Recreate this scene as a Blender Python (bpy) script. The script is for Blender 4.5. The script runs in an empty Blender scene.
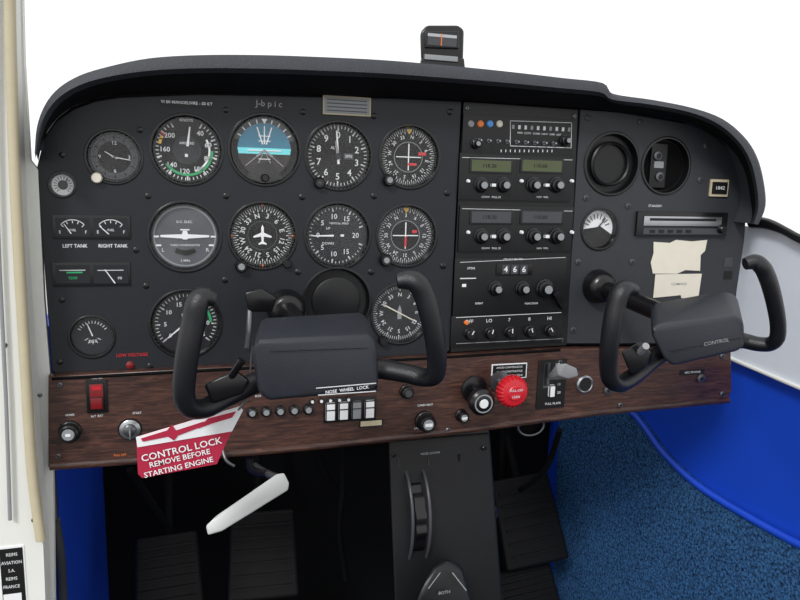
import bpy, bmesh, math, random
from mathutils import Vector, Matrix
random.seed(3)
scn=bpy.context.scene
scn.view_settings.view_transform='Standard'
# ------------------------------------------------------------------ camera
F=700.0; D=0.85
Yc=Vector((-210,130,-700)).normalized()
Zc=Vector((115,3955,0)); Zc.z=-(Yc.x*Zc.x+Yc.y*Zc.y)/Yc.z; Zc.normalize()
Xc=Yc.cross(Zc)
RWC=Matrix((Xc,Yc,Zc)).transposed()   # world -> camera
RCW=RWC.transposed()
CAM=Vector((0,-D,0))
cd=bpy.data.cameras.new('camera'); cd.sensor_width=36; cd.lens=F/800*36; cd.clip_start=.01
cam=bpy.data.objects.new('camera',cd); scn.collection.objects.link(cam)
cam.matrix_world=Matrix.Translation(CAM)@RCW.to_4x4(); scn.camera=cam
def ray(px,py): return RCW@Vector(((px-400)/F,(300-py)/F,-1))
def P(px,py,d=0.0):          # measured photo point -> point on plane parallel to the panel
    r=ray(px,py); t=(D-d)/r.y; return CAM+r*t
def Q(px,py,x):              # point on a cabin side plane
    r=ray(px,py); t=x/r.x; return CAM+r*t
RP=Matrix(((1,0,0),(0,0,-1),(0,1,0))).to_4x4()
def SC(px,py,d=0.0):
    a=P(px,py,d); su=(P(px+1,py,d)-a).length; sv=(P(px,py+1,d)-a).length
    return su,sv,math.sqrt(su*sv)
def MU(px,py,d=0.0,rot=0):
    s=SC(px,py,d)[2]
    return Matrix.Translation(P(px,py,d))@RP@Matrix.Rotation(math.radians(rot),4,'Z')@Matrix.Diagonal((s,s,s,1))
def MR(px,py,d=0.0,rot=0):
    su,sv,s=SC(px,py,d)
    return Matrix.Translation(P(px,py,d))@RP@Matrix.Rotation(math.radians(rot),4,'Z')@Matrix.Diagonal((su,sv,s,1))
# ------------------------------------------------------------------ materials
def lin(c): 
    c/=255.0
    return c/12.92 if c<=.04045 else ((c+.055)/1.055)**2.4
def L(c): return (lin(c[0]),lin(c[1]),lin(c[2]),1)
MATS={}
def mat(name,col,rough=.5,metal=0,spec=.5,var=.12,nscale=60,bump=0,bscale=400,coat=0,emit=0):
    m=bpy.data.materials.new(name); m.use_nodes=True; nt=m.node_tree; n=nt.nodes; b=n['Principled BSDF']
    b.inputs['Roughness'].default_value=rough; b.inputs['Metallic'].default_value=metal
    b.inputs['Specular IOR Level'].default_value=spec; b.inputs['Coat Weight'].default_value=coat
    tc=n.new('ShaderNodeTexCoord'); nz=n.new('ShaderNodeTexNoise'); nz.inputs['Scale'].default_value=nscale; nz.inputs['Detail'].default_value=5
    nt.links.new(tc.outputs['Object'],nz.inputs['Vector'])
    mx=n.new('ShaderNodeMix'); mx.data_type='RGBA'
    c=L(col); mx.inputs[6].default_value=(c[0]*(1-var),c[1]*(1-var),c[2]*(1-var),1); mx.inputs[7].default_value=(min(1,c[0]*(1+var)),min(1,c[1]*(1+var)),min(1,c[2]*(1+var)),1)
    nt.links.new(nz.outputs['Fac'],mx.inputs[0]); nt.links.new(mx.outputs[2],b.inputs['Base Color'])
    if bump:
        n2=n.new('ShaderNodeTexNoise'); n2.inputs['Scale'].default_value=bscale; nt.links.new(tc.outputs['Object'],n2.inputs['Vector'])
        bp=n.new('ShaderNodeBump'); bp.inputs['Strength'].default_value=bump; bp.inputs['Distance'].default_value=.002
        nt.links.new(n2.outputs['Fac'],bp.inputs['Height']); nt.links.new(bp.outputs[0],b.inputs['Normal'])
    if emit:
        b.inputs['Emission Color'].default_value=c; b.inputs['Emission Strength'].default_value=emit
    MATS[name]=m; return m
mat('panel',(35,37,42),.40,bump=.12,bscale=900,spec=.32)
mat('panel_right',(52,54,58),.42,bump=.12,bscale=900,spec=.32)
mat('backing',(16,17,20),.6,spec=.25)
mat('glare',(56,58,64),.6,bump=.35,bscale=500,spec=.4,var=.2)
mat('glare_under_shade',(20,21,24),.8,bump=.4,bscale=500,spec=.15,var=.25)  # darker copy of glare: shade below the lip put into the colour
mat('black',(15,15,18),.28,spec=.5)
mat('matte_black',(8,8,9),.8,spec=.12)
mat('bezel',(16,17,19),.25,spec=.5)
mat('face',(9,9,11),.3,spec=.2)
mat('face_painted_haze',(84,87,92),.35,spec=.3,var=.45,nscale=22)  # dial grey is reflected haze, painted into the face colour
mat('face_mid',(33,35,39),.3,spec=.3,var=.4,nscale=25)  # on lower-row dials this lifted grey is reflection haze put into the colour
mat('white',(232,234,236),.5,var=.03)
mat('print',(212,214,216),.5,var=.03)
mat('grey',(140,143,146),.5,var=.06)
mat('dgrey',(62,64,68),.4,var=.1)
mat('ink',(9,9,9),.5)
mat('cream',(222,216,200),.6,var=.06)
mat('skyblue',(58,120,145),.35,var=.1)
mat('cyan',(120,225,232),.35,var=.05)
mat('brownface',(40,34,34),.4)
mat('red',(196,26,40),.35,var=.08,coat=.3)
mat('redtag',(172,28,62),.6,var=.1,nscale=30)
mat('darkred',(120,14,20),.3,coat=.3)
mat('green',(40,160,100),.4)
mat('yellow',(225,180,60),.4)
mat('orange',(225,120,50),.4)
mat('blue_led',(80,150,225),.4)
mat('display',(72,82,50),.25,spec=.5)
mat('metal',(175,177,180),.28,metal=.9)
mat('steel',(105,107,110),.35,metal=.8)
mat('radio',(19,20,22),.38,bump=.05,bscale=900,spec=.4)
mat('yoke',(20,21,25),.33,bump=.25,bscale=1100,spec=.5)
mat('yoke_pad',(38,41,49),.38,bump=.3,bscale=1100,spec=.5)
mat('blue_vinyl',(18,70,196),.5,var=.1,nscale=12)
mat('side_white',(218,224,234),.55,var=.03)
mat('seal',(190,180,152),.7,var=.1)
mat('trim_white',(226,227,221),.5,var=.05,nscale=15)
mat('lever',(205,207,206),.35,var=.04,nscale=15)
mat('pedestal',(15,16,19),.5,bump=.15,bscale=700,spec=.3)
mat('foot',(8,9,11),.8,spec=.15)  # near-black: the footwell's shade is put into this colour
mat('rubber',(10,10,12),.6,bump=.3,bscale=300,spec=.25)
def glassmat():
    m=bpy.data.materials.new('gauge_glass'); m.use_nodes=True; nt=m.node_tree; n=nt.nodes; n.remove(n['Principled BSDF'])
    tr=n.new('ShaderNodeBsdfTransparent'); gl=n.new('ShaderNodeBsdfGlossy'); gl.inputs['Roughness'].default_value=.18
    tc=n.new('ShaderNodeTexCoord'); nz=n.new('ShaderNodeTexNoise'); nz.inputs['Scale'].default_value=30
    mr=n.new('ShaderNodeMapRange'); mr.inputs[3].default_value=.015; mr.inputs[4].default_value=.07
    mx=n.new('ShaderNodeMixShader'); nt.links.new(tc.outputs['Object'],nz.inputs['Vector']); nt.links.new(nz.outputs['Fac'],mr.inputs[0]); nt.links.new(mr.outputs[0],mx.inputs[0])
    nt.links.new(tr.outputs[0],mx.inputs[1]); nt.links.new(gl.outputs[0],mx.inputs[2]); nt.links.new(mx.outputs[0],n['Material Output'].inputs[0]); MATS['gauge_glass']=m
glassmat()
# wood
def woodmat():
    m=bpy.data.materials.new('wood'); m.use_nodes=True; nt=m.node_tree; n=nt.nodes; b=n['Principled BSDF']
    tc=n.new('ShaderNodeTexCoord'); mp=n.new('ShaderNodeMapping'); mp.inputs['Scale'].default_value=(9,9,90)
    nz=n.new('ShaderNodeTexNoise'); nz.inputs['Scale'].default_value=3; nz.inputs['Detail'].default_value=9; nz.inputs['Distortion'].default_value=1.0; nz.inputs['Roughness'].default_value=.7
    cr=n.new('ShaderNodeValToRGB'); e=cr.color_ramp.elements
    e[0].position=.32; e[0].color=L((32,21,19)); e[1].position=.72; e[1].color=L((108,72,58))
    k=cr.color_ramp.elements.new(.5); k.color=L((66,43,37))
    nt.links.new(tc.outputs['Object'],mp.inputs[0]); nt.links.new(mp.outputs[0],nz.inputs['Vector']); nt.links.new(nz.outputs['Fac'],cr.inputs[0]); nt.links.new(cr.outputs[0],b.inputs['Base Color'])
    b.inputs['Roughness'].default_value=.34; MATS['wood']=m
woodmat()
def carpetmat():
    m=bpy.data.materials.new('carpet'); m.use_nodes=True; nt=m.node_tree; n=nt.nodes; b=n['Principled BSDF']
    tc=n.new('ShaderNodeTexCoord'); nz=n.new('ShaderNodeTexNoise'); nz.inputs['Scale'].default_value=230; nz.inputs['Detail'].default_value=4; nz.inputs['Roughness'].default_value=.8
    cr=n.new('ShaderNodeValToRGB'); e=cr.color_ramp.elements
    e[0].position=.38; e[0].color=L((8,20,50)); e[1].position=.66; e[1].color=L((76,130,188))
    nt.links.new(tc.outputs['Object'],nz.inputs['Vector']); nt.links.new(nz.outputs['Fac'],cr.inputs[0]); nt.links.new(cr.outputs[0],b.inputs['Base Color'])
    bp=n.new('ShaderNodeBump'); bp.inputs['Strength'].default_value=.9; bp.inputs['Distance'].default_value=.004
    nt.links.new(nz.outputs['Fac'],bp.inputs['Height']); nt.links.new(bp.outputs[0],b.inputs['Normal'])
    b.inputs['Roughness'].default_value=.95; b.inputs['Specular IOR Level'].default_value=.1; MATS['carpet']=m
carpetmat()
# ------------------------------------------------------------------ builder
TXT={}
def text_mesh(s,ax='CENTER'):
    k=(s,ax)
    if k in TXT: return TXT[k]
    cu=bpy.data.curves.new('t','FONT'); cu.body=s; cu.size=1; cu.resolution_u=2; cu.align_x=ax; cu.align_y='CENTER'; cu.offset=.012
    ob=bpy.data.objects.new('t',cu); scn.collection.objects.link(ob)
    dg=bpy.context.evaluated_depsgraph_get()
    me=ob.evaluated_get(dg).to_mesh()
    r=([v.co.copy() for v in me.vertices],[tuple(p.vertices) for p in me.polygons])
    ob.evaluated_get(dg).to_mesh_clear(); bpy.data.objects.remove(ob); bpy.data.curves.remove(cu)
    TXT[k]=r; return r
def catmull(pts,n=6):
    out=[]; N=len(pts)
    for i in range(N-1):
        p0=pts[max(i-1,0)];p1=pts[i];p2=pts[i+1];p3=pts[min(i+2,N-1)]
        for k in range(n):
            t=k/n
            out.append(tuple(.5*((2*b)+(-a+c)*t+(2*a-5*b+4*c-d)*t*t+(-a+3*b-3*c+d)*t**3) for a,b,c,d in zip(p0,p1,p2,p3)))
    out.append(tuple(pts[-1])); return out
class B:
    def __init__(s,name,base=0.0):
        s.name=name; s.bm=bmesh.new(); s.mats=[]; s.base=base
    def mi(s,m):
        if m not in s.mats: s.mats.append(m)
        return s.mats.index(m)
    def add(s,vs,fs,m):
        i=s.mi(m); bv=[s.bm.verts.new(v) for v in vs]; out=[]
        for f in fs:
            try:
                q=s.bm.faces.new([bv[k] for k in f]); q.material_index=i; q.smooth=True; out.append(q)
            except ValueError: pass
        return bv,out
    def lathe(s,M,cx,cy,prof,m,seg=40,cap=True,knurl=0):
        vs=[];fs=[]
        for (r,z) in prof:
            for k in range(seg):
                a=2*math.pi*k/seg; rr=r*(1-(knurl if k%2 else 0))
                vs.append(M@Vector((cx+rr*math.cos(a),cy+rr*math.sin(a),z)))
        for i in range(len(prof)-1):
            for k in range(seg):
                k2=(k+1)%seg; fs.append((i*seg+k,i*seg+k2,(i+1)*seg+k2,(i+1)*seg+k))
        if cap: fs.append(tuple((len(prof)-1)*seg+k for k in range(seg)))
        s.add(vs,fs,m)
    def disc(s,M,cx,cy,r,z,m,seg=48): s.lathe(M,cx,cy,[(r,z-.2),(r,z)],m,seg)
    def boxM(s,M,cx,cy,w,h,z0,z1,m,bev=0):
        x0,x1,y0,y1=cx-w/2,cx+w/2,cy-h/2,cy+h/2
        vs=[M@Vector(c) for c in ((x0,y0,z0),(x1,y0,z0),(x1,y1,z0),(x0,y1,z0),(x0,y0,z1),(x1,y0,z1),(x1,y1,z1),(x0,y1,z1))]
        bv,fc=s.add(vs,[(0,3,2,1),(4,5,6,7),(0,1,5,4),(1,2,6,5),(2,3,7,6),(3,0,4,7)],m)
        if bev:
            ed=list({e for f in fc for e in f.edges}); r=bmesh.ops.bevel(s.bm,geom=ed,offset=bev,segments=2,profile=.7,affect='EDGES')
            for f in r['faces']: f.smooth=True
    def box(s,px,py,w,h,z0,z1,m,bev=0,rot=0):
        M=MR(px,py,s.base,rot); s.boxM(M,0,0,w,h,z0,z1,m,bev*SC(px,py,s.base)[2])
    def hull(s,pts,m,bev=.006,seg=3):
        b2=bmesh.new(); vs=[b2.verts.new(p) for p in pts]
        bmesh.ops.convex_hull(b2,input=vs)
        bmesh.ops.dissolve_limit(b2,angle_limit=math.radians(8),verts=b2.verts[:],edges=b2.edges[:])
        bmesh.ops.bevel(b2,geom=b2.edges[:],offset=bev,segments=seg,profile=.5,affect='EDGES')
        b2.verts.index_update()
        s.add([v.co.copy() for v in b2.verts],[tuple(v.index for v in f.verts) for f in b2.faces],m); b2.free()
    def poly(s,pts,thick,m,nrm=Vector((0,1,0))):
        n=len(pts); vs=[Vector(p) for p in pts]+[Vector(p)+nrm*thick for p in pts]
        fs=[tuple(range(n)),tuple(range(2*n-1,n-1,-1))]+[(i,i+n,(i+1)%n+n,(i+1)%n) for i in range(n)]
        s.add(vs,fs,m)
    def polyM(s,M,pts,z,m,t=.4):
        n=len(pts); vs=[M@Vector((p[0],p[1],z)) for p in pts]+[M@Vector((p[0],p[1],z-t)) for p in pts]
        s.add(vs,[tuple(range(n)),tuple(range(2*n-1,n-1,-1))]+[(i,i+n,(i+1)%n+n,(i+1)%n) for i in range(n)],m)
    def tube(s,pts,rad,m,seg=16,n=6,squash=1.0,smooth=True):
        if not hasattr(rad,'__len__'): rad=[rad]*len(pts)
        q=[tuple(p)+(r,) for p,r in zip(pts,rad)]
        if smooth: q=catmull(q,n)
        c=[Vector(p[:3]) for p in q]; r=[p[3] for p in q]
        vs=[];fs=[]; up=None
        for i,p in enumerate(c):
            t=(c[min(i+1,len(c)-1)]-c[max(i-1,0)]).normalized()
            if up is None:
                up=Vector((0,1,0)); 
                if abs(t.dot(up))>.95: up=Vector((0,0,1))
            up=(up-t*up.dot(t)).normalized(); sd=t.cross(up)
            for k in range(seg):
                a=2*math.pi*k/seg; vs.append(p+up*(math.cos(a)*r[i]*squash)+sd*(math.sin(a)*r[i]))
        for i in range(len(c)-1):
            for k in range(seg):
                k2=(k+1)%seg; fs.append((i*seg+k,i*seg+k2,(i+1)*seg+k2,(i+1)*seg+k))
        fs.append(tuple(range(seg-1,-1,-1))); fs.append(tuple((len(c)-1)*seg+k for k in range(seg)))
        s.add(vs,fs,m)
    def textM(s,M,t,cx,cy,size,z,m,rot=0,ax='CENTER',sx=1,k=.88):
        if m=='white' and k<.9: m='print'
        size*=k
        v,f=text_mesh(t,ax); R=M@Matrix.Translation((cx,cy,z))@Matrix.Rotation(math.radians(rot),4,'Z')@Matrix.Diagonal((size*sx,size,1,1))
        s.add([R@p for p in v],f,m)
    def text(s,px,py,t,size,z=.3,m='white',rot=0,ax='CENTER',sx=1,k=.86):
        s.textM(MR(px,py,s.base),t,0,0,size,z,m,rot,ax,sx,k)
    def line(s,px,py,px2,py2,w,z=.3,m='print'):
        a=P(px,py,s.base);b=P(px2,py2,s.base);sc=SC(px,py,s.base)[2]; d=(b-a).normalized(); nn=Vector((-d.z,0,d.x))*w*sc/2; o=Vector((0,-z*sc,0))
        s.add([a+nn+o,b+nn+o,b-nn+o,a-nn+o],[(0,1,2,3)],m)
    def screw(s,px,py,r=3,z=0,m='black'):
        M=MU(px,py,s.base); s.lathe(M,0,0,[(r,z),(r,z+.8),(r*.7,z+1.4)],m,16); s.boxM(M,0,0,r*1.1,.5,z+1.3,z+1.6,'ink'); s.boxM(M,0,0,.5,r*1.1,z+1.3,z+1.6,'ink')
    def knob(s,px,py,r,h,m='black',cap=None,z=0,ptr=None,rot=0):
        M=MU(px,py,s.base)
        s.lathe(M,0,0,[(r*1.15,z),(r*1.12,z+h*.25),(r,z+h*.3),(r*.95,z+h*.9),(r*.8,z+h)],m,36,knurl=.05)
        if cap: s.lathe(M,0,0,[(r*.6,z+h),(r*.55,z+h+.6)],cap,24)
        if ptr:
            M2=MU(px,py,s.base,rot); s.boxM(M2,0,r*.5,max(.8,r*.16),r*.8,z+h,z+h+.5,ptr)
    def curve2d(s,outline,holes,z0,z1,m,bev=.0008):
        cu=bpy.data.curves.new('c','CURVE'); cu.dimensions='2D'; cu.fill_mode='BOTH'
        th=(z1-z0)/2; cu.extrude=max(th-bev,.0001); cu.bevel_depth=bev; cu.bevel_resolution=2
        def spl(pp):
            sp=cu.splines.new('POLY'); sp.points.add(len(pp)-1)
            for q,(x,y) in zip(sp.points,pp): q.co=(x,y,0,1)
            sp.use_cyclic_u=True
        spl(outline)
        for h in holes:
            if len(h)==3: spl([(h[0]+h[2]*math.cos(-2*math.pi*k/56),h[1]+h[2]*math.sin(-2*math.pi*k/56)) for k in range(56)])
            else: spl(h)
        ob=bpy.data.objects.new('c',cu); scn.collection.objects.link(ob)
        dg=bpy.context.evaluated_depsgraph_get(); ev=ob.evaluated_get(dg); me=ev.to_mesh()
        M=Matrix.Translation((0,-(z0+z1)/2,0))@RP
        s.add([M@v.co for v in me.vertices],[tuple(p.vertices) for p in me.polygons],m)
        ev.to_mesh_clear(); bpy.data.objects.remove(ob); bpy.data.curves.remove(cu)
    # dial helpers (M local, clockwise degrees from top)
    def ticks(s,M,r0,r1,n,w,m,a0=0,a1=360,z=-5.5,skip=None):
        if m=='white': m='print'
        for k in range(n):
            if skip and k%skip==0: continue
            a=math.radians(a0+(a1-a0)*k/(n if abs(a1-a0)==360 else n-1)); dx,dy=math.sin(a),math.cos(a)
            nx,ny=dy*w/2,-dx*w/2
            s.add([M@Vector(c) for c in ((dx*r0+nx,dy*r0+ny,z),(dx*r0-nx,dy*r0-ny,z),(dx*r1-nx,dy*r1-ny,z),(dx*r1+nx,dy*r1+ny,z))],[(3,2,1,0)],m)
    def nums(s,M,r,lst,size,m='white',z=-5.5,turn=False):
        for a,t in lst:
            q=math.radians(a); s.textM(M,t,r*math.sin(q),r*math.cos(q),size,z,m,-a if turn else 0)
    def arc(s,M,r0,r1,a0,a1,m,z=-5.5,n=24,cx=0,cy=0):
        vs=[];fs=[]
        for k in range(n+1):
            a=math.radians(a0+(a1-a0)*k/n)
            for r in (r0,r1): vs.append(M@Vector((cx+r*math.sin(a),cy+r*math.cos(a),z)))
        for k in range(n): fs.append((2*k,2*k+1,2*k+3,2*k+2))
        s.add(vs,fs,m)
    def needle(s,M,ang,r0,r1,w0,w1,m,z=-4.5,cx=0,cy=0):
        a=math.radians(ang); dx,dy=math.sin(a),math.cos(a)
        p=[(cx+dx*r0+dy*w0/2,cy+dy*r0-dx*w0/2),(cx+dx*r0-dy*w0/2,cy+dy*r0+dx*w0/2),(cx+dx*r1-dy*w1/2,cy+dy*r1+dx*w1/2),(cx+dx*r1+dy*w1/2,cy+dy*r1-dx*w1/2)]
        s.polyM(M,p[::-1],z,m,.3)
    def dial(s,px,py,r,face='face',base=None,glass=True):
        M=MU(px,py,s.base); s.lathe(M,0,0,[(r+2.0,-.3),(r+2.0,.9),(r+1.2,1.3),(r-.3,1.0),(r-1,-2),(r*.94,-4.6),(r*.93,-6)],'bezel',56,cap=False)
        s.disc(M,0,0,r*.95,-6,face); s.arc(M,r*.915,r*.95,0,360,'ink',-5.6,56)
        if glass: s.add([M@Vector((r*.955*math.cos(2*math.pi*k/48),r*.955*math.sin(2*math.pi*k/48),-2.6)) for k in range(48)],[tuple(range(48))],'gauge_glass')
        return M
    def fin(s,parent=None):
        bmesh.ops.recalc_face_normals(s.bm,faces=s.bm.faces[:])
        me=bpy.data.meshes.new(s.name); s.bm.to_mesh(me); s.bm.free()
        for m in s.mats: me.materials.append(MATS[m])
        me.set_sharp_from_angle(angle=math.radians(38))
        c=sum((v.co for v in me.vertices),Vector())/len(me.vertices); me.transform(Matrix.Translation(-c))
        ob=bpy.data.objects.new(s.name,me); ob.location=c; scn.collection.objects.link(ob)
        return ob
def xz(px,py,d=0): p=P(px,py,d); return (p.x,p.z)
def hole(px,py,r,d=0): p=P(px,py,d); return (p.x,p.z,SC(px,py,d)[2]*r)

# ------------------------------------------------------------------ gauge list
G=dict(clock=(114,157,27),asi=(187,150,35),att=(265,150,35),alt=(339,156,33),vor1=(410,157,30),suc=(62,185,12),
 tc=(185,237,35),dg=(263,236,33),vsi=(338,236,32),vor2=(407,236,29.5),egt=(92,337,21),tach=(186,324,34),blank=(337,302,33),adf=(401,314,29))
GR=dict(r1=(612,164,28),r2=(666,166,25),r3=(600,229,18.5))
outer=[(35,150),(36,125),(44,103),(58,86),(80,73),(110,64),(150,56),(200,53),(260,53),(320,55),(380,58),(440,63),(500,69),(560,76),(600,81),(609,92),(650,98),(690,106),(720,117),(742,135),(755,155),(762,180),(764,205),(757,224)]
inner=[(38,160),(44,135),(56,118),(70,107),(90,99),(115,94),(155,92),(200,91),(260,92),(320,94),(380,96),(440,99),(500,102),(560,106),(600,109),(618,111),(652,114),(688,121),(712,132),(730,147),(742,165),(748,188),(750,210),(749,224)]
b=B('instrument_panel')
bk=[xz(*p) for p in inner]+[xz(745,262),xz(738,310),xz(731,360),xz(380,376),xz(52,392)]
b.curve2d(bk,[],-.018,-.0135,'backing')
lo=[(38,166),(45,138),(58,121),(74,110),(95,102),(120,98),(200,95),(300,97),(400,99),(461,102),(455,220),(449,350),(444,354),(250,364),(60,375),(53,371),(46,280)]
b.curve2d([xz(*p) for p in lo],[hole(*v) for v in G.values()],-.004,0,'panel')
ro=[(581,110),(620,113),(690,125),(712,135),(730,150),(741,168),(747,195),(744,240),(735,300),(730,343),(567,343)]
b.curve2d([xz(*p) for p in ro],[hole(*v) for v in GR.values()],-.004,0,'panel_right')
co=[(464,102),(578,110),(566,345),(451,352)]
b.curve2d([xz(*p) for p in co],[],-.004,0,'radio')
for p in [(62,155),(226,110),(303,112),(374,116),(450,112),(148,196),(226,196),(302,197),(374,196),(447,193),(146,286),(225,280),(298,272),(371,272),(443,266),(62,300),(136,250),(60,362),(150,366),(432,345),(140,130)]: b.screw(*p)
for p in [(588,118),(640,122),(706,146),(741,215),(586,198),(628,206),(578,262),(573,330),(724,300),(700,180),(632,262)]: b.screw(*p,m='dgrey')
for p in [(467,108),(574,116),(455,345),(561,340)]: b.screw(*p,r=2.4,m='steel')
b.box(187,103,52,8,.1,.7,'ink',0); b.text(187,103,'VI 00 MANOEUVRE - 00 KT',4.6,.8,'white',k=.95)
b.box(269,104,36,12,.1,.7,'ink'); b.text(269,104,'J-b p i c',10,.8,'grey')
b.box(347,106,49,20,.1,.8,'seal',.5); b.box(347,106,45,16,.7,1.0,'grey')
for k in range(4): b.box(347,100.5+k*3.6,40,1.1,.9,1.1,'dgrey')
b.text(132,355,'LOW VOLTAGE',5.2,m='red'); b.text(75,246,'LEFT TANK',5.2,k=.95); b.text(113,246,'RIGHT TANK',5.2,k=.95)
b.knob(130,365,3.6,3,'darkred')
b.box(728,262,8,9,.1,.5,'dgrey'); b.box(728,275,8,8,.1,.5,'ink')
b.fin()
# ------------------------------------------------------------------ individual gauges
def gauge(name,key,face='face',src=G,glass=True):
    b=B(name); px,py,r=src[key]; return b,b.dial(px,py,r,face,glass=glass),r
b,M,r=gauge('panel_clock','clock')
b.arc(M,r*.62,r*.86,0,360,'dgrey',n=48); b.disc(M,0,0,r*.64,-5.6,'face')
b.ticks(M,18,22,12,1.2,'white'); b.ticks(M,20,22,60,.5,'white'); b.nums(M,14.5,[(0,'12'),(90,'3'),(180,'6'),(270,'9')],6)
b.needle(M,300,-3,11,1.4,.8,'white'); b.needle(M,100,-3,16,1.2,.6,'white'); b.lathe(M,-17,-22,[(5,-1),(5.5,5),(4.5,7)],'cream',24); b.fin()
b,M,r=gauge('airspeed_indicator','asi')
b.ticks(M,28,31,40,.9,'white',30,330); b.ticks(M,26,31,9,1.5,'white',30,330)
b.arc(M,24,26.5,90,235,'green'); b.arc(M,21.5,23.5,60,160,'white'); b.arc(M,26,29,282,300,'yellow',n=6); b.arc(M,25,31,303,306,'red',n=3)
b.nums(M,22,[(38,'40'),(75,'60'),(112,'80'),(150,'100'),(188,'120'),(225,'140'),(270,'160'),(310,'200')],8)
b.disc(M,0,0,14.5,-5.3,'face_mid'); b.needle(M,8,-7,24,3,1.4,'white',-4.3); b.disc(M,0,0,4,-3.9,'black')
b.textM(M,'AIRSPEED',0,7,4,-4.9,'white'); b.textM(M,'KNOTS',0,30,4.5,-3.9,'white'); b.fin()
b,M,r=gauge('attitude_indicator','att')
b.arc(M,0,27,-90,90,'skyblue',-5.4,36); b.arc(M,0,27,90,270,'brownface',-5.4,36)
b.arc(M,27,32,-70,70,'dgrey',-5.5,30); b.ticks(M,27,31,9,1.3,'white',-60,60,z=-5.2)
b.polyM(M,[(-26,-4),(26,-4),(27,2),(-27,2)],-5.1,'cyan')
for a in (-50,-25,25,50): b.needle(M,a+180,4,25,.9,.9,'grey',-4.9)
for a in (-18,0,18): b.needle(M,a,6,24,1.2,1.2,'white',-4.9)
for k in (-14,-9,9,14): b.boxM(M,0,k,12,.8,-5,-4.8,'white')
b.polyM(M,[(-17,-1),(17,-1),(17,.2),(-17,.2)],-4.3,'white'); b.polyM(M,[(0,1),(-9,-6),(-7,-7),(0,-1.5),(7,-7),(9,-6)],-4.1,'grey')
b.polyM(M,[(-3,31),(3,31),(0,26)],-4.4,'white'); b.polyM(M,[(-18,-28),(-8,-13),(8,-13),(18,-28),(0,-33)],-4,'black')
b.lathe(M,0,-28,[(4,-4),(4,3),(3,4)],'black',20); b.fin()
b,M,r=gauge('altimeter','alt')
b.ticks(M,27,30,50,.7,'white'); b.ticks(M,25,30,10,1.4,'white'); b.nums(M,20.5,[(36*k,str(k)) for k in range(10)],10.5)
b.boxM(M,11,0,10,6,-5.4,-5,'dgrey'); b.textM(M,'2992',11,0,4.2,-4.9,'white'); b.textM(M,'ALT',-4,8,4.5,-5.3,'white')
b.needle(M,356,-8,25,2.4,1.2,'white',-4.4); b.needle(M,350,-4,15,3.4,1.5,'grey',-4.1); b.disc(M,0,0,3,-3.8,'black')
b.lathe(M,-20,-27,[(5.5,-1),(6,5),(4.5,7)],'black',20,knurl=.06); b.lathe(M,-20,-27,[(2.4,7),(2,7.6)],'dgrey',16); b.fin()
def vor(name,key,hd):
    b,M,r=gauge(name,key,'face_mid' if key=='vor2' else 'face')
    b.ticks(M,24,27,72,.5,'white'); b.ticks(M,22.5,27,36,.8,'white')
    b.nums(M,19.5,[((30*k+hd)%360,t) for k,t in enumerate(['N','3','6','E','12','15','S','21','24','W','30','33'])],5.6,turn=True)
    b.arc(M,14.3,14.9,0,360,'grey',n=40); b.disc(M,0,0,14,-5.3,'face')
    for k in range(-5,6): b.disc(M,k*2.4,0,.6,-4.9,'white',8)
    b.needle(M,0,-13,13,1.1,1.1,'white',-4.7); b.needle(M,90,-13,13,.9,.9,'white',-4.6)
    if key=='vor1': b.polyM(M,[(10,2),(18,2),(18,5),(10,5)],-4.5,'red'); b.boxM(M,4,-7,9,2.4,-4.9,-4.5,'red')
    else: b.boxM(M,9,4,5,3,-4.9,-4.5,'red'); b.boxM(M,0,-6,2,10,-4.9,-4.5,'red')
    b.polyM(M,[(-3,27),(3,27),(0,22)],-4.5,'yellow')
    b.lathe(M,-22,-23,[(6,-1),(6.5,5),(5,8)],'black',24,knurl=.06); b.lathe(M,-22,-23,[(3,8),(2.6,9)],'grey',16); b.fin()
vor('vor_indicator','vor1',10); vor('vor_indicator','vor2',-30)
b,M,r=gauge('suction_gauge','suc','white')
b.disc(M,0,0,5,-5.2,'ink'); b.ticks(M,6,9,14,.7,'ink',-140,140); b.needle(M,40,-2,8,1.5,.7,'ink',-4.9); b.fin()
b,M,r=gauge('turn_coordinator','tc','face_painted_haze')
b.arc(M,29.5,31,0,360,'grey',n=48); b.polyM(M,[(-24,1.5),(-3,2.4),(-2,6),(2,6),(3,2.4),(24,1.5),(24,-.6),(3,-2),(2,-3),(-2,-3),(-3,-2),(-24,-.6)],-4.8,'white')
b.boxM(M,0,7,9,1.3,-5,-4.7,'white')
for sx in (-1,1): b.boxM(M,sx*28,0,5,1.8,-5.3,-5,'white'); b.boxM(M,sx*26,-9,5,1.8,-5.3,-5,'white'); b.textM(M,'L' if sx<0 else 'R',sx*22,-14,6,-5.2,'white')
b.arc(M,17,22,150,210,'ink',-5.2,cy=3); b.disc(M,0,-17,2.6,-4.6,'ink',16)
b.textM(M,'D.C. ELEC.',0,15,4,-5.2,'white'); b.textM(M,'2 MIN.',0,-25,4,-5.2,'white'); b.textM(M,'TURN COORDINATOR',0,-9,3.2,-5.2,'white'); b.fin()
b,M,r=gauge('heading_indicator','dg')
b.ticks(M,26,29.5,72,.6,'white'); b.ticks(M,24,29.5,36,.9,'white')
b.nums(M,20,[((30*k-15)%360,t) for k,t in enumerate(['N','3','6','E','12','15','S','21','24','W','30','33'])],8,turn=True)
b.arc(M,14.2,14.9,0,360,'dgrey',n=40)
b.polyM(M,[(0,11),(-1.3,8),(-1.3,3),(-9,-.5),(-9,-2.2),(-1.3,-1),(-1,-6),(-4,-8),(-4,-9.3),(0,-8.5),(4,-9.3),(4,-8),(1,-6),(1.3,-1),(9,-2.2),(9,-.5),(1.3,3),(1.3,8)],-4.6,'white')
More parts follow.
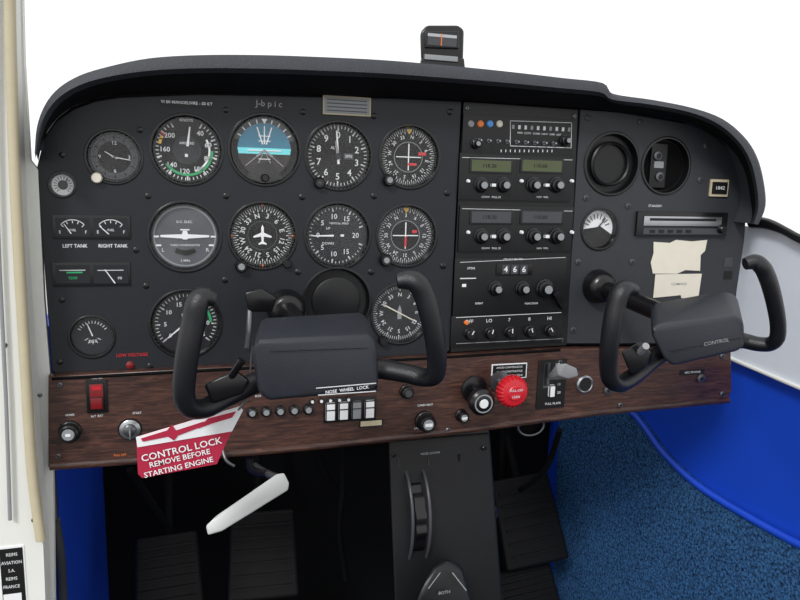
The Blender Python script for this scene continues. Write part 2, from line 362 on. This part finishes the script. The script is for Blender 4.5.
for a in (0,90,180,270): b.needle(M,a,29.5,32,2,1,'orange',-4.5)
b.lathe(M,-22,-30,[(6,0),(6.5,6),(5,9)],'black',24,knurl=.06); b.lathe(M,-22,-30,[(3.4,9),(3,10)],'grey',16); b.lathe(M,24,-28,[(4.5,0),(4.5,5),(3.5,6)],'black',20); b.fin()
b,M,r=gauge('vertical_speed_indicator','vsi','face_mid')
b.ticks(M,24,28,9,1.5,'white',270-160,270+160); b.ticks(M,26,28,41,.7,'white',110,430)
b.nums(M,19,[(270,'0'),(310,'5'),(350,'10'),(30,'15'),(230,'5'),(190,'10'),(150,'15'),(90,'20')],8)
b.textM(M,'UP',-9,7,4,-5.2,'white'); b.textM(M,'DOWN',-9,-8,4,-5.2,'white'); b.textM(M,'VERTICAL SPEED',2,12,3,-5.2,'white')
b.needle(M,269,-7,24,2.2,1,'white',-4.5); b.disc(M,0,0,3.4,-4,'black'); b.fin()
b,M,r=gauge('exhaust_temperature_gauge','egt','face_mid')
b.ticks(M,13,16,11,.9,'white',-60,60); b.textM(M,'EGT',0,-6,5,-5.2,'white'); b.needle(M,-20,0,14,1.2,.6,'white'); b.ticks(M,5,9,5,.7,'white',120,240); b.fin()
b,M,r=gauge('tachometer','tach','face_mid')
b.ticks(M,27,30,36,.8,'white',-130,130); b.ticks(M,25,30,8,1.4,'white',-130,130); b.arc(M,23,25.5,40,90,'green')
b.nums(M,20,[(-130+37*k,str(5*k)) for k in range(8)],7); b.textM(M,'RPM',0,8,5,-5.2,'white'); b.needle(M,-130,-6,24,2,1,'white',-4.5); b.boxM(M,0,-12,18,5,-5.4,-5,'ink'); b.textM(M,'02415',0,-12,5,-4.9,'white'); b.fin()
b,M,r=gauge('blank_instrument_cover','blank','radio',glass=False); b.lathe(M,0,0,[(24,-6),(24,-3),(22,-2)],'radio',48); b.fin()
b,M,r=gauge('adf_indicator','adf','face_mid')
b.ticks(M,23.5,26.5,72,.5,'white'); b.ticks(M,22,26.5,12,1,'white')
b.nums(M,18,[(30*k,t) for k,t in enumerate(['N','3','6','E','12','15','S','21','24','W','30','33'])],6,turn=True)
b.needle(M,118,-17,20,1.3,.8,'cream',-4.5); b.polyM(M,[(-2,3),(0,8),(2,3),(2,-6),(-2,-6)],-4.9,'grey'); b.lathe(M,-18,-25,[(5,0),(5,5),(4,7)],'black',20,knurl=.06); b.fin()
def rectg(name,py,lab,green):
    b=B(name)
    b.box(92,py,78,24,0,1.6,'bezel',.8)
    for k,cx in enumerate((73,111)):
        b.box(cx,py,34,18,1.5,1.9,'face_mid')
        M=MR(cx,py,0)
        if not green:
            b.arc(M,16,16.8,-45,45,'print',2.2,n=16,cy=-9); b.ticks(M@Matrix.Translation((0,-9,0)),13,16.5,5,.8,'white',-45,45,2.2)
            b.textM(M,'E',-13,-5,5,2.2,'white'); b.textM(M,'F',13,-5,5,2.2,'white'); b.needle(M,-35 if k==0 else -48,3,15,1,.6,'white',2.5,cy=-9)
            b.textM(M,'FUEL',0,-3,3.6,2.2,'white')
        else:
            b.boxM(M,0,4,26,.7,2,2.2,'print')
            if k==0: b.boxM(M,2,1.8,16,1.6,2,2.3,'green'); b.textM(M,lab[0],0,-4,4.4,2.2,'green')
            else: b.needle(M,-35,0,17,1.2,.7,'white',2.5,cy=-9,cx=4); b.textM(M,lab[1],9,-4,4,2.2,'white')
    b.fin()
rectg('fuel_quantity_gauges',227,('',''),False); rectg('oil_gauges',274,('TEMP','PSI'),True)
b,M,r=gauge('blank_instrument_cover','r1','radio',GR,False); b.lathe(M,0,0,[(21,-6),(21,-2),(19.5,-1),(18,-2),(18,-5)],'radio',48); b.fin()
b,M,r=gauge('open_instrument_mount','r2','matte_black',GR,False); b.boxM(M,-6,0,17,40,-6,-3,'radio',.0005)
for q in ((-8,9),(-4,-10)): b.lathe(M,q[0],q[1],[(4.5,-3),(4.5,-1.5),(3.5,-1)],'steel',20); b.disc(M,q[0],q[1],2.4,-.6,'ink',16)
b.boxM(M,-6,1,10,6,-3,-2.2,'grey'); b.fin()
b,M,r=gauge('ammeter','r3','white',GR)
b.polyM(M,[(-17,-1),(-17,-8),(-10,-15),(0,-17.5),(10,-15),(17,-6),(4,2)],-5.2,'face'); b.ticks(M,9,14,9,.9,'ink',-70,70); b.needle(M,40,-3,13,1.4,.8,'ink',-4.6); b.fin()
b=B('hour_meter'); b.box(718,188,18,17,0,2,'seal',.6); b.box(718,188,15,12,2,2.6,'ink'); b.text(718,188,'1842',6,2.8,k=.8); b.fin()
b=B('cassette_radio'); b.box(681,224,90,24,0,3,'black',.8); b.box(681,221,78,10,2.9,3.6,'metal',.4); b.box(681,219.5,66,2.6,3.5,3.8,'ink'); b.box(681,231,78,6,2.9,3.3,'dgrey'); b.knob(718,229,3.6,5,'black',z=3)
for k in range(5): b.box(650+k*9,231,5,3,3.3,3.9,'ink')
b.text(655,206,'STANDBY',3.6); b.fin()
b=B('paper_placard')
Mx=MR(678,257,0); b.polyM(Mx,[(-26,15),(-10,14),(-4,17),(12,15.5),(27,17),(26,6),(22,2),(23,-14),(8,-13),(0,-16.5),(-24,-16),(-27,-5),(-25,4)],1,'cream'); b.fin()
b=B('paper_placard'); Mx=MR(678,286,0); b.polyM(Mx,[(-24,12),(22,12),(21,-12),(4,-12),(3,-9),(-24,-11)],1,'cream')
b.textM(Mx,'COMPASS',0,2,4,1.1,'grey'); b.fin()
# ------------------------------------------------------------------ radio stack
def dk(b,px,py,r=5.6,z=3):
    b.knob(px,py,r,5,'black',z=z); b.knob(px,py,r*.62,9,'black',z=z); M=MU(px,py,b.base); b.lathe(M,0,0,[(r*.5,z+9),(r*.45,z+9.6)],'grey',20)  # grey cap is a painted highlight on the inner knob
    b.arc(M,r*.98,r*1.1,-100,20,'dgrey',z+1.6,16)  # upper-left rim highlight drawn as a lighter arc
b=B('audio_panel'); b.box(519,137,112,40,0,2.5,'radio',.8)
for k,c in enumerate(('grey','orange','blue_led','cream')): b.knob(470+k*9.5,124,3,1.5,c,z=2.5)
for k in range(10): b.box(512+k*6.2,127+k*.3,2.4,4,2.5,2.9,'print' if k%3 else 'grey')
b.text(538,134,'MKR  COM1  COM2  NAV1  DME  ADF',3,2.8)
for k in range(9):
    M=MU(478+k*9.2,140.5+k*.4,0); b.lathe(M,0,0,[(2,2.4),(2,3.5)],'steel',12); b.lathe(M,0,0,[(.9,3),(1.2,8),(.8,9)],'metal',10)
dk(b,474,144,4.6,2.5); dk(b,563,141,4.6,2.5)
for k in range(12): b.box(500+k*4.6,151,.8,2.6,2.5,2.8,'print')
b.line(509,121,570,123,.6,3); b.line(509,146,570,148,.6,3); b.line(509,121,509,146,.6,3); b.line(570,123,569.5,148,.6,3)
b.fin()
def navcom(name,py):
    b=B(name); b.box(516,py,113,46,0,2.5,'radio',.9); b.line(516,py-21,515,py+20,.8,2.7,'ink')
    for cx in (490,540.5):
        b.box(cx,py-12,43,15,2.4,3.4,'black',.6); b.box(cx,py-12,39,11,3.3,3.7,'display' if py<200 else 'dgrey')
        b.text(cx-2,py-12,'118.30' if cx<500 else '110.60',6,3.9,'ink')
    b.line(461,py-20.5,571,py-18,.5,2.8)
    for cx in (481,503,533,556): dk(b,cx-1,py+7,6.8,2.5)
    for cx in (492,545): b.box(cx-.5,py+7,5,4,2.5,6,'white',.5)
    b.text(490,py+19,'COMM   PULL 25',3,2.8); b.text(541,py+19,'NAV  VOL',3,2.8)
    for cx in (467,520,570): b.knob(cx,py+3,1.6,3,'white',z=2.5)
    b.fin()
navcom('nav_com_radio',178); navcom('nav_com_radio',229)
b=B('transponder'); b.box(510,286,111,56,0,2.5,'radio',.9)
b.box(513,269,36,12,2.4,3.6,'black',.6)
for k,t in enumerate('466'): b.box(504+k*9,269,7,9,3.5,4,'dgrey'); b.text(504+k*9,269,t,9,4.2,'white',k=.9)
for cx,r in ((494,6.5),(521,6.5),(543,8)): dk(b,cx,288,r,2.5)
b.text(512,259,'ON ALT SBY TST',3,2.8); b.text(470,268,'XPDR',3.6,2.8); b.text(478,303,'IDENT',3.2,2.8); b.text(530,303,'FUNCTION',3,2.8)
M=MU(556,299,0,35); b.boxM(M,0,0,5,18,3,8,'black',.0006); b.box(463,285,4,3,2.5,3,'white'); b.box(467,278,16,1,2.5,2.8,'print')
b.line(459,262,564,257,.5,2.8); b.fin()
b=B('dimmer_panel'); b.box(507,329,111,30,0,2.5,'radio',.9)
for k in range(5): b.knob(468+k*20,333-k*.8,5,7,'black',z=2.5,ptr='white',rot=-30+15*k); b.text(468+k*20,321-k*.8,('OFF','LO','7','8','HI')[k],5.5,2.8)
b.knob(465,322,2,3,'orange',z=2.5); b.line(455,317,560,312,.6,2.8); b.line(455,343,560,338,.6,2.8,'grey'); b.fin()
# ------------------------------------------------------------------ glareshield
def samp(l,n=4): return catmull([tuple(map(float,p)) for p in l],n)
O=samp(outer);I=samp(inner)
b=B('glareshield')
secs=[]
for o,i in zip(O,I):
    o=Vector(o);i=Vector(i); mid=o.lerp(i,.40)
    A=P(o.x,o.y,.045); bk_=A+Vector((0,.30,0)); bk_.z-=.02
    n=(P(i.x,i.y,.045)-A).normalized()
    secs.append([bk_,A+Vector((0,.06,0)),A+Vector((0,.015,0)),A+n*.003-Vector((0,.006,0)),A+n*.009-Vector((0,.010,0)),P(mid.x,mid.y,.056),P(mid.x,mid.y,.045)+n*.005,P(i.x,i.y,.014),P(i.x,i.y,.0)+n*.001,P(i.x,i.y,-.0125)])
k=len(secs[0]); vs=[p for s_ in secs for p in s_]
fs=[(a*k+j,a*k+j+1,(a+1)*k+j+1,(a+1)*k+j) for a in range(len(secs)-1) for j in range(k-1)]
bv,fc=b.add(vs,fs,'glare'); ui=b.mi('glare_under_shade')
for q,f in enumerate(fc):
    if q%(k-1)>=6: f.material_index=ui  # underside faces get the copy with painted shade
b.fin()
# ------------------------------------------------------------------ compass
b=B('magnetic_compass')
b.hull([P(421,61,.0),P(463,62,.0),P(464,30,.0),P(458,25,.0),P(427,25,.0),P(420,32,.0)]+[P(421,61,-.05),P(463,62,-.05),P(462,32,-.05),P(424,32,-.05)],'black',.003)
b.hull([P(425,48,.004),P(459,49,.004),P(459,31,.004),P(425,31,.004),P(425,48,-.003),P(459,49,-.003),P(459,31,-.003),P(425,31,-.003)],'bezel',.0015)
b.hull([P(418,76,.004),P(466,78,.004),P(464,58,.004),P(421,58,.004),P(418,76,-.045),P(466,78,-.045),P(464,58,-.045),P(421,58,-.045)],'black',.002)
b.base=.0045
b.box(442,40,29,12,0,.8,'dgrey'); b.box(442,36,29,3,.6,1.2,'metal'); b.box(441,40,1,12,1,1.4,'orange')
b.box(441,58,34,6,-1,1,'grey',.5); b.fin()
# ------------------------------------------------------------------ lower wood panel
WB=.012
b=B('lower_switch_panel',WB)
wo=[(50,378),(250,367),(450,357),(566,350),(730,350),(731,390),(727,400),(600,412),(500,425),(400,437),(250,452),(70,468),(50,466)]
b.curve2d([xz(*p,WB) for p in wo],[],-.003,WB,'wood',.002)
b.tube([P(50,466,WB-.002),P(250,452,WB-.002),P(400,437,WB-.002),P(500,425,WB-.002),P(600,412,WB-.002),P(728,400,WB-.002)],.005,'wood',n=3)
b.tube([P(52,379,WB),P(250,368,WB),P(450,357,WB),P(560,350,WB)],.0018,'matte_black',seg=8,n=2)
for p in [(60,385),(58,456),(215,440),(448,430),(560,362),(620,405),(722,356),(722,394)]: b.screw(*p,r=2.6,m='steel')
b.text(97,378,'MASTER',3.6); b.text(97,416,'ALT  BAT',3.4); b.text(70,415,'PRIMER',3.2); b.text(137,413,'START',3.6)
for k,t in enumerate(('BCN','NAV','STROBE','PITOT','TAXI','LAND')): b.text(258+k*19,396-k*.8,t,3.4)
b.text(425,405,'CARB HEAT',3.4); b.text(478,383,'THROTTLE',3.2)
b.text(120,455,'PULL OFF',3.4,m='orange'); b.text(420,428,'CABIN HT',3)
b.box(371,423,24,8,0,.6,'ink'); b.box(371,423,21,5,.5,.9,'seal')
b.fin()
b=B('master_switch',WB); b.box(97,396,21,33,0,2,'black',.8); b.box(97,396,15,27,1.8,3.4,'darkred',.8); b.box(97,402,13,12,3.2,5,'darkred',.8); b.box(97,387,9,4,3.4,3.8,'red'); b.fin()
b=B('primer_knob',WB); b.knob(70,431,10,12,'black',cap='grey'); b.box(70,431,5,2.6,12.6,13.2,'white'); b.fin()
b=B('ignition_switch',WB); M=MU(130,429,WB); b.lathe(M,0,0,[(10,0),(10,2),(8.5,3)],'metal',36); b.lathe(M,0,0,[(6.5,3),(6,6),(4.5,7)],'steel',30); b.boxM(M,1,-1,1.6,9,7,16,'metal',.0002)
b.lathe(M,0,0,[(11.5,0),(11.5,.8)],'black',36); b.fin()
b=B('circuit_breakers',WB)
for k in range(5): b.knob(252+k*14,412-k*.8,5,5,'black',cap='grey')
for k in range(5): b.knob(312+k*9,401-k*.5,2.6,3,'black',cap='white')
b.fin()
b=B('rocker_switches',WB); b.box(350,409,52,24,0,1.2,'black',.6)
for k in range(4): b.box(330+k*13,411-k*.9,10,18,1,4.5,'white' if k<2 or k==3 else 'grey',1); b.box(330+k*13,409-k*.9,8,1.2,4.4,4.8,'dgrey')
b.fin()
b=B('cabin_heat_knob',WB); b.knob(424,420,8.5,14,'black',cap='grey'); b.box(424,420,7,3,14.6,15,'white'); b.fin()
b=B('cabin_air_knob',WB); b.knob(406,391,6,9,'black',cap='dgrey'); b.fin()
b=B('cabin_air_knob',WB); b.knob(461,415,5.5,9,'black',cap='grey'); b.box(461,415,5,2.2,9.6,10,'white'); b.fin()
b=B('throttle_knob',WB); M=MU(474,389,WB); b.lathe(M,0,0,[(13,0),(13,2.5),(10,3.5),(4,4),(4,20)],'black',32)
b.base=WB+.025; M=MU(479,400,b.base); b.lathe(M,0,0,[(6,-4),(11,-1),(12.5,3),(12.5,8),(10,11),(6,12)],'black',40); b.arc(M,7.5,9,0,360,'grey',11.6,32); b.lathe(M,0,0,[(4.5,12),(4,12.6)],'white',24); b.fin()
b=B('mixture_knob',WB); M=MU(499,381,WB); b.lathe(M,0,0,[(10,0),(10,2.5),(4,3.5),(4,20)],'steel',32)
b.base=WB+.028; M=MU(509,389,b.base)
b.lathe(M,0,0,[(5,-5),(9,-4),(9,0),(14.5,2),(15.5,4),(15,10),(12.5,13),(7,14)],'red',48,knurl=.07); b.lathe(M,0,0,[(7.5,14),(6.5,15)],'red',24)
b.textM(M,'PULL OFF',0,3,4,15.3,'white',k=.8); b.textM(M,'LEAN',0,-3,4,15.3,'white',k=.8); b.fin()
b=B('engine_control_placard',WB); b.box(509,371,35,15,0,.7,'white'); b.box(509,371,33,13,.6,1,'ink')
for k in range(3): b.text(509,367+k*4.2,'AVOID CONTINUOUS',3,1.2)
b.fin()
b=B('flap_selector',WB); b.box(551,384,28,48,0,1.2,'ink',.5); b.box(546,375,6,25,1,1.6,'steel'); b.box(545,374,3,22,1.5,1.8,'ink')
b.text(557,364,'UP',4,1.5); b.text(558,384,'10',4,1.5); b.text(558,392,'20',4,1.5); b.text(552,403,'FULL FLAPS',3.6,1.5)
b.hull([P(548,380,WB),P(553,380,WB),P(548,375,WB),P(553,375,WB),P(556,370,WB+.03),P(556,364,WB+.03),P(566,363,WB+.04),P(577,368,WB+.04),P(579,376,WB+.04),P(568,379,WB+.04),P(558,375,WB+.035)],'grey',.0016,2)
b.box(550,390,6,12,1.2,5,'white',.8); b.fin()
b=B('cigar_lighter',WB); M=MU(584,384,WB); b.lathe(M,0,0,[(8.5,0),(8.5,2),(7,3),(6.2,2.5)],'metal',36,cap=False); b.disc(M,0,0,6.3,2.2,'ink'); b.fin()
b=B('headset_jacks',WB)
for p in ((607,390),(622,388),(700,378)): M=MU(*p,WB); b.lathe(M,0,0,[(4,0),(4,2),(2.5,2.5)],'steel',24); b.disc(M,0,0,1.6,2.8,'ink',12)
b.box(692,372,24,5,0,.7,'ink'); b.text(692,372,'MIC PHONE',3.4,.9); b.fin()
b=B('vent_control_ring',-.02); M=MU(531,426,-.02); b.tube([M@Vector((13*math.cos(a*math.pi/12),9*math.sin(a*math.pi/12),0)) for a in range(25)],.0018,'steel',8,2); b.disc(M,0,0,11,-6,'matte_black'); b.fin()
# ------------------------------------------------------------------ yokes
def yoke(name,hub_f,hub_b,hornL,rL,hornR,rR,shaft,extra):
    b=B(name)
    b.hull([P(*p) for p in hub_f+hub_b],'yoke_pad',.005,4)
    b.tube([P(*p) for p in hornL],rL,'yoke',20,6,1.15)
    b.tube([P(*p) for p in hornR],rR,'yoke',20,6,1.15)
    b.tube([P(*p) for p in shaft],[.012]*len(shaft),'black',20,4)
    p0=P(*shaft[-1]); b.tube([p0+Vector((0,-.002,0)),p0+Vector((0,-.016,0)),p0+Vector((0,-.022,0))],[.024,.021,.015],'black',24,3)
    extra(b); return b.fin()
def ex1(b):
    b.hull([P(203,384,.235),P(236,370,.235),P(250,380,.235),P(243,394,.235),P(212,404,.235),P(203,384,.20),P(236,370,.20),P(250,380,.20),P(243,394,.20),P(212,404,.20)],'black',.003)
    b.tube([P(230,378,.23),P(238,366,.24),P(242,360,.242)],[.004,.0035,.004],'black',12,4)
    b.base=.2415
    b.line(270,352,368,348,.8,.5,'black'); 
    b.line(316,388,376,383,1.0,.6); b.line(318,395,376,391,1.0,.6); b.text(347,389.5,'NOSE  WHEEL  LOCK',5,.9,'white',4,k=.9)
    b.hull([P(248,312,.10),P(272,312,.10),P(277,298,.10),P(262,288,.10),P(244,292,.10),P(248,312,.06),P(272,312,.06),P(277,296,.06),P(262,288,.06),P(244,292,.06)],'black',.003)
    b.tube([P(247,350,.14),P(249,330,.11),P(250,300,.09)],.003,'steel',10,5)
rr=[.0105,.0100,.0095,.0092,.0088,.0086,.0088,.0090,.0090,.0088,.0082,.0062]
yoke('control_yoke',
 [(254,340,.24),(372,335,.24),(378,350,.24),(379,386,.24),(374,392,.24),(268,402,.24),(257,392,.24),(251,350,.24)],
 [(264,317,.165),(360,311,.165),(369,320,.165),(371,372,.165),(268,378,.165),(258,325,.165)],
 [(275,376,.20),(250,385,.205),(225,398,.215),(205,408,.228),(190,408,.240),(184,396,.246),(185,372,.25),(189,345,.252),(194,320,.252),(197,304,.252),(203,297,.250),(214,299,.248)],rr,
 [(360,366,.20),(382,369,.205),(405,373,.215),(422,377,.225),(434,376,.238),(437,362,.245),(435,340,.25),(430,315,.252),(424,295,.252),(418,284,.252),(409,280,.250),(397,281,.248)],rr,
 [(315,350,.18),(286,308,0)],ex1)
def ex2(b):
    b.hull([P(621,352,.20),P(642,340,.20),P(652,352,.20),P(646,368,.20),P(630,374,.20),P(621,352,.17),P(642,340,.17),P(652,352,.17),P(646,368,.17),P(630,374,.17)],'black',.003)
    b.tube([P(640,352,.2),P(646,346,.215)],.004,'grey',10,2)
    b.base=.2015
    b.text(716,342,'CONTROL',6,.6,'grey',8); b.line(670,352,742,338,.7,.5,'black')
yoke('control_yoke',
 [(655,325,.20),(738,316,.20),(744,324,.20),(745,346,.20),(738,352,.20),(673,367,.20),(664,360,.20),(650,333,.20)],
 [(652,303,.13),(722,290,.13),(737,294,.13),(738,330,.13),(668,345,.13),(650,310,.13)],
 [(672,346,.165),(652,360,.17),(634,376,.18),(620,384,.19),(611,380,.20),(608,366,.205),(609,348,.21),(612,325,.213),(616,305,.213),(620,293,.213),(626,288,.211),(635,290,.209)],rr,
 [(730,338,.165),(745,341,.17),(758,344,.18),(770,344,.19),(777,338,.20),(778,324,.205),(775,305,.21),(770,285,.213),(765,272,.213),(761,266,.213),(755,262,.211),(745,264,.209)],[q*.95 for q in rr],
 [(690,325,.16),(597,286,0)],ex2)
# ------------------------------------------------------------------ control lock tag
b=B('control_lock_tag')
TB=.20; b.base=TB
def tagp(pts,z,m): b.poly([P(x,y,TB)+Vector((0,-z,0)) for x,y in pts][::1],.0008,m)
tagp([(136,437),(240,406),(243,410),(226,443),(217,464),(142,478),(138,474)],0,'redtag')
tagp([(136,437),(240,406),(243,410),(232,431),(137.5,447)],.0009,'white')
tagp([(141,438),(167,430),(172,424),(176,430),(204,421),(207,424),(178,435),(174,440),(168,436),(143,441)],.0018,'redtag')
tagp([(198,428),(208,418),(236,411),(232,417),(212,423)],.0018,'redtag')
b.textM(MU(182,449,TB,9.5),'CONTROL LOCK',0,0,10,1.6,'white',k=1); b.textM(MU(180,457.8,TB,9.5),'REMOVE BEFORE',0,0,7.8,1.6,'white',k=1); b.textM(MU(179,466.8,TB,9.5),'STARTING ENGINE',0,0,7.8,1.6,'white',k=1)
b.tube([P(238,410,TB),P(246,400,TB),P(250,380,TB-.02),P(252,340,.12)],.0012,'steel',8)
b.fin()
# ------------------------------------------------------------------ parking brake handle
b=B('parking_brake_handle')
fr=[(206,526,.09),(208,535,.09),(222,531,.088),(288,490,.075),(289,483,.075),(284,473,.075),(277,474,.076),(216,516,.086)]
b.hull([P(*p) for p in fr]+[P(x,y,d-.010) for x,y,d in fr],'lever',.0016,2)
b.tube([P(280,478,.07),P(268,474,.05),(P(255,466,.01))],.0045,'steel',12)
b.tube([P(250,455,.0),P(252,470,.02),P(268,474,.05)],.005,'black',12)
b.tube([P(222,447,.02),P(226,460,.03),P(234,466,.03)],.002,'steel',10)
b.fin()
# ------------------------------------------------------------------ cabin shell
XL=P(46,470,0).x-.012; XR=P(752,230,0).x+.004; YF=.58; ZF=-.98
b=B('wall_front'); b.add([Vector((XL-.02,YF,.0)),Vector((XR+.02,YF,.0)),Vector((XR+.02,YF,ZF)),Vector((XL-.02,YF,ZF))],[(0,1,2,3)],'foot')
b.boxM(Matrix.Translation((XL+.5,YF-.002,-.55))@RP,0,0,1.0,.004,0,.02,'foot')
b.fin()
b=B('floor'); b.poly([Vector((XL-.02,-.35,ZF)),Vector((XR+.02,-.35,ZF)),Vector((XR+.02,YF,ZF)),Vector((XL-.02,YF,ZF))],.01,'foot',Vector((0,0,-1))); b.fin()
b=B('wall_left'); b.poly([Vector((XL,-.03,-.22)),Vector((XL,YF,-.16)),Vector((XL,YF,ZF)),Vector((XL,-.03,ZF))],.01,'blue_vinyl',Vector((-1,0,0))); b.fin()
b=B('wall_right'); zt=Q(752,232,XR).z-.03
b.poly([Vector((XR+.013,-.16,zt)),Vector((XR+.013,YF,zt)),Vector((XR+.013,YF,ZF)),Vector((XR+.013,-.16,ZF))],.01,'blue_vinyl',Vector((1,0,0)))
cr=[(560,395),(600,398),(630,412),(645,428),(665,455),(700,487),(750,518),(800,545),(850,568)]
crs=catmull([tuple(map(float,p)) for p in cr],4)
b.poly([Q(x,y,XR) for x,y in crs]+[Q(850,800,XR),Q(545,760,XR)],.012,'carpet',Vector((1,0,0)))
b.tube([Q(x,y,XR+.002) for x,y in crs[8:]],.006,'blue_vinyl',10,2)
b.poly([Q(x,y,XR+.002) for x,y in [(744,226),(770,229),(800,240),(860,262),(860,412),(800,388),(760,372),(729,358)]],.012,'side_white',Vector((1,0,0)))
b.tube([Q(x,y,XR-.004) for x,y in [(752,222),(768,224),(785,231),(800,239),(850,262)]],[.009,.008,.006,.006,.006],'black',12,4)
b.tube([Q(x,y,XR) for x,y in [(729,358),(760,371),(800,388),(860,412)]],.003,'trim_white',8,3)
b.fin()
b=B('door_frame',.04)
b.poly([P(x,y,.04) for x,y in [(-70,-60),(12,-60),(15,60),(20,200),(29,340),(36,440),(43,540),(47,640),(-70,640)]],.03,'trim_white')
b.poly([P(x,y,.0) for x,y in [(0,-60),(21,-60),(24,60),(30,160),(38,170),(44,300),(52,400),(53,470),(55,640),(0,640)]],.01,'trim_white')
b.tube([P(x,y,.046) for x,y in [(9,-40),(11,60),(16,200),(25,360),(32,470),(41,540)]],.0055,'seal',12,4)
b.tube([P(x,y,.046) for x,y in [(-6,-40),(-3,200),(6,400),(10,520)]],.002,'grey',8,3)
b.box(13,575,26,58,0,.8,'white'); b.box(13,575,23,54,.7,1.2,'ink')
for k,t in enumerate(('REIMS','AVIATION','S.A.','REIMS','FRANCE')): b.text(12,554+k*8,t,5.2,1.5)
b.box(13,597,18,8,1.2,1.6,'white'); b.screw(34,520,2.5); b.screw(5,345,2.5,m='steel'); b.screw(40,395,2.5,m='steel'); b.fin()
# ------------------------------------------------------------------ pedestal
b=B('center_pedestal',.0)
b.hull([P(388,440,.0),P(490,432,.0),P(492,520,.02),P(505,640,.06),P(396,640,.06),P(389,520,.02)]+[P(x,y,-.10) for x,y in [(400,420),(484,415),(500,600),(400,600)]],'pedestal',.004)
b.base=.006
b.text(430,453,'NOSE DOWN',3.6,.8,'grey'); b.line(398,458,402,545,.7,1.5,'dgrey'); b.line(428,458,430,545,.7,1.5,'dgrey')
b.box(457,500,2,90,0,1.2,'black'); b.box(478,508,10,36,-.5,2.5,'black',.8)
b.lathe(MU(489,512,.012),0,0,[(8,0),(8,4),(6,6)],'black',24)
for p in [(394,455),(484,448),(396,500),(440,470),(484,540)]: b.screw(*p,r=2.2)
b.fin()
b=B('trim_wheel')
c=P(409,512,-.01); R=.058; 
for rr_,ww,mm in ((R,.007,'black'),(R-.012,.0045,'rubber')):
    vs=[];fs=[];N=64
    for k_ in range(N):
        a=2*math.pi*k_/N; r_=rr_*(1.0 if k_%4<2 or rr_<R else .955)
        vs+=[c+Vector((-ww,r_*math.cos(a),r_*math.sin(a))),c+Vector((ww,r_*math.cos(a),r_*math.sin(a)))]
    for k_ in range(N): k2=(k_+1)%N; fs.append((2*k_,2*k_+1,2*k2+1,2*k2))
    fs.append(tuple(2*k_ for k_ in range(N))); fs.append(tuple(2*k_+1 for k_ in range(N-1,-1,-1))); b.add(vs,fs,mm)
for sx in (-.012,.012): b.tube([c+Vector((sx,-R*math.cos(t)*.96,R*math.sin(t)*1.25)) for t in [(-1.3+.26*k_) for k_ in range(11)]],.0022,'dgrey',8,2)
b.fin()
b=B('fuel_selector_cover')
b.hull([P(404,640,.12),P(420,590,.12),P(434,566,.11),P(446,557,.10),P(462,566,.11),P(482,640,.12),P(404,640,.065),P(434,566,.055),P(462,566,.055),P(482,640,.065)],'radio',.006)
b.base=.121; b.line(428,588,440,572,1,1,'grey'); b.line(452,572,466,590,1,1,'grey'); b.text(444,592,'BOTH',5,1,'grey'); b.fin()
def pedal(px,py,w,h,y,rot=0):
    b=B('rudder_pedal'); d=-y; su,sv,s=SC(px,py,d); c=P(px,py,d)
    Mx=Matrix.Translation(c)@Matrix.Rotation(math.radians(-28),4,'X')@RP@Matrix.Rotation(math.radians(rot),4,'Z')
    W,H=w*su/2,h*sv/2
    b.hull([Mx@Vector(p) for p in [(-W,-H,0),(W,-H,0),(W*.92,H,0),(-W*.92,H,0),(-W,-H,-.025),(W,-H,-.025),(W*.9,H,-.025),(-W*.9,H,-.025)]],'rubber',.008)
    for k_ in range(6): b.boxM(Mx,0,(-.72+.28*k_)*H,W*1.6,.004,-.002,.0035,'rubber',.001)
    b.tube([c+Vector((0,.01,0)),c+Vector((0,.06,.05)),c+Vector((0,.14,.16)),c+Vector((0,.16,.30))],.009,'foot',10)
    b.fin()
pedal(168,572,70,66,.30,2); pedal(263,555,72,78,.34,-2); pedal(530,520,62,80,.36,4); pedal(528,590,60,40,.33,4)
b=B('control_cables')
for pts,r_ in (([(342,445,-.05),(343,490,-.08),(340,530,-.12),(346,580,-.16)],.004),([(312,440,-.1),(330,480,-.12),(352,500,-.14)],.006),([(130,470,-.1),(150,500,-.15),(170,530,-.22)],.005),([(560,430,-.1),(545,470,-.14),(520,490,-.2)],.005)):
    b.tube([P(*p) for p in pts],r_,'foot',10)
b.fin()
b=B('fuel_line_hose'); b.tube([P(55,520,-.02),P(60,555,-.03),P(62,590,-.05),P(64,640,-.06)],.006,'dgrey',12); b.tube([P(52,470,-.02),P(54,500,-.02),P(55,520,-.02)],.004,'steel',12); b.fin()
# ------------------------------------------------------------------ light
w=bpy.data.worlds.new('World'); scn.world=w; w.use_nodes=True; nt=w.node_tree; n=nt.nodes; bg=n['Background']
tc=n.new('ShaderNodeTexCoord'); sp=n.new('ShaderNodeSeparateXYZ'); nt.links.new(tc.outputs['Generated'],sp.inputs[0])
cr=n.new('ShaderNodeValToRGB'); cr.color_ramp.elements[0].position=.34; cr.color_ramp.elements[0].color=(.06,.06,.07,1); cr.color_ramp.elements[1].position=.47; cr.color_ramp.elements[1].color=(1.0,1.0,1.0,1)
ma=n.new('ShaderNodeMath'); ma.operation='MULTIPLY_ADD'; ma.inputs[1].default_value=.5; ma.inputs[2].default_value=.5
nt.links.new(sp.outputs['Z'],ma.inputs[0]); nt.links.new(ma.outputs[0],cr.inputs[0]); nt.links.new(cr.outputs[0],bg.inputs['Color']); bg.inputs['Strength'].default_value=1.12
sd=bpy.data.lights.new('sun','SUN'); sd.energy=1.9; sd.angle=math.radians(12); so=bpy.data.objects.new('sun',sd); scn.collection.objects.link(so)
so.rotation_euler=Vector((.55,.75,-.75)).to_track_quat('-Z','Y').to_euler()
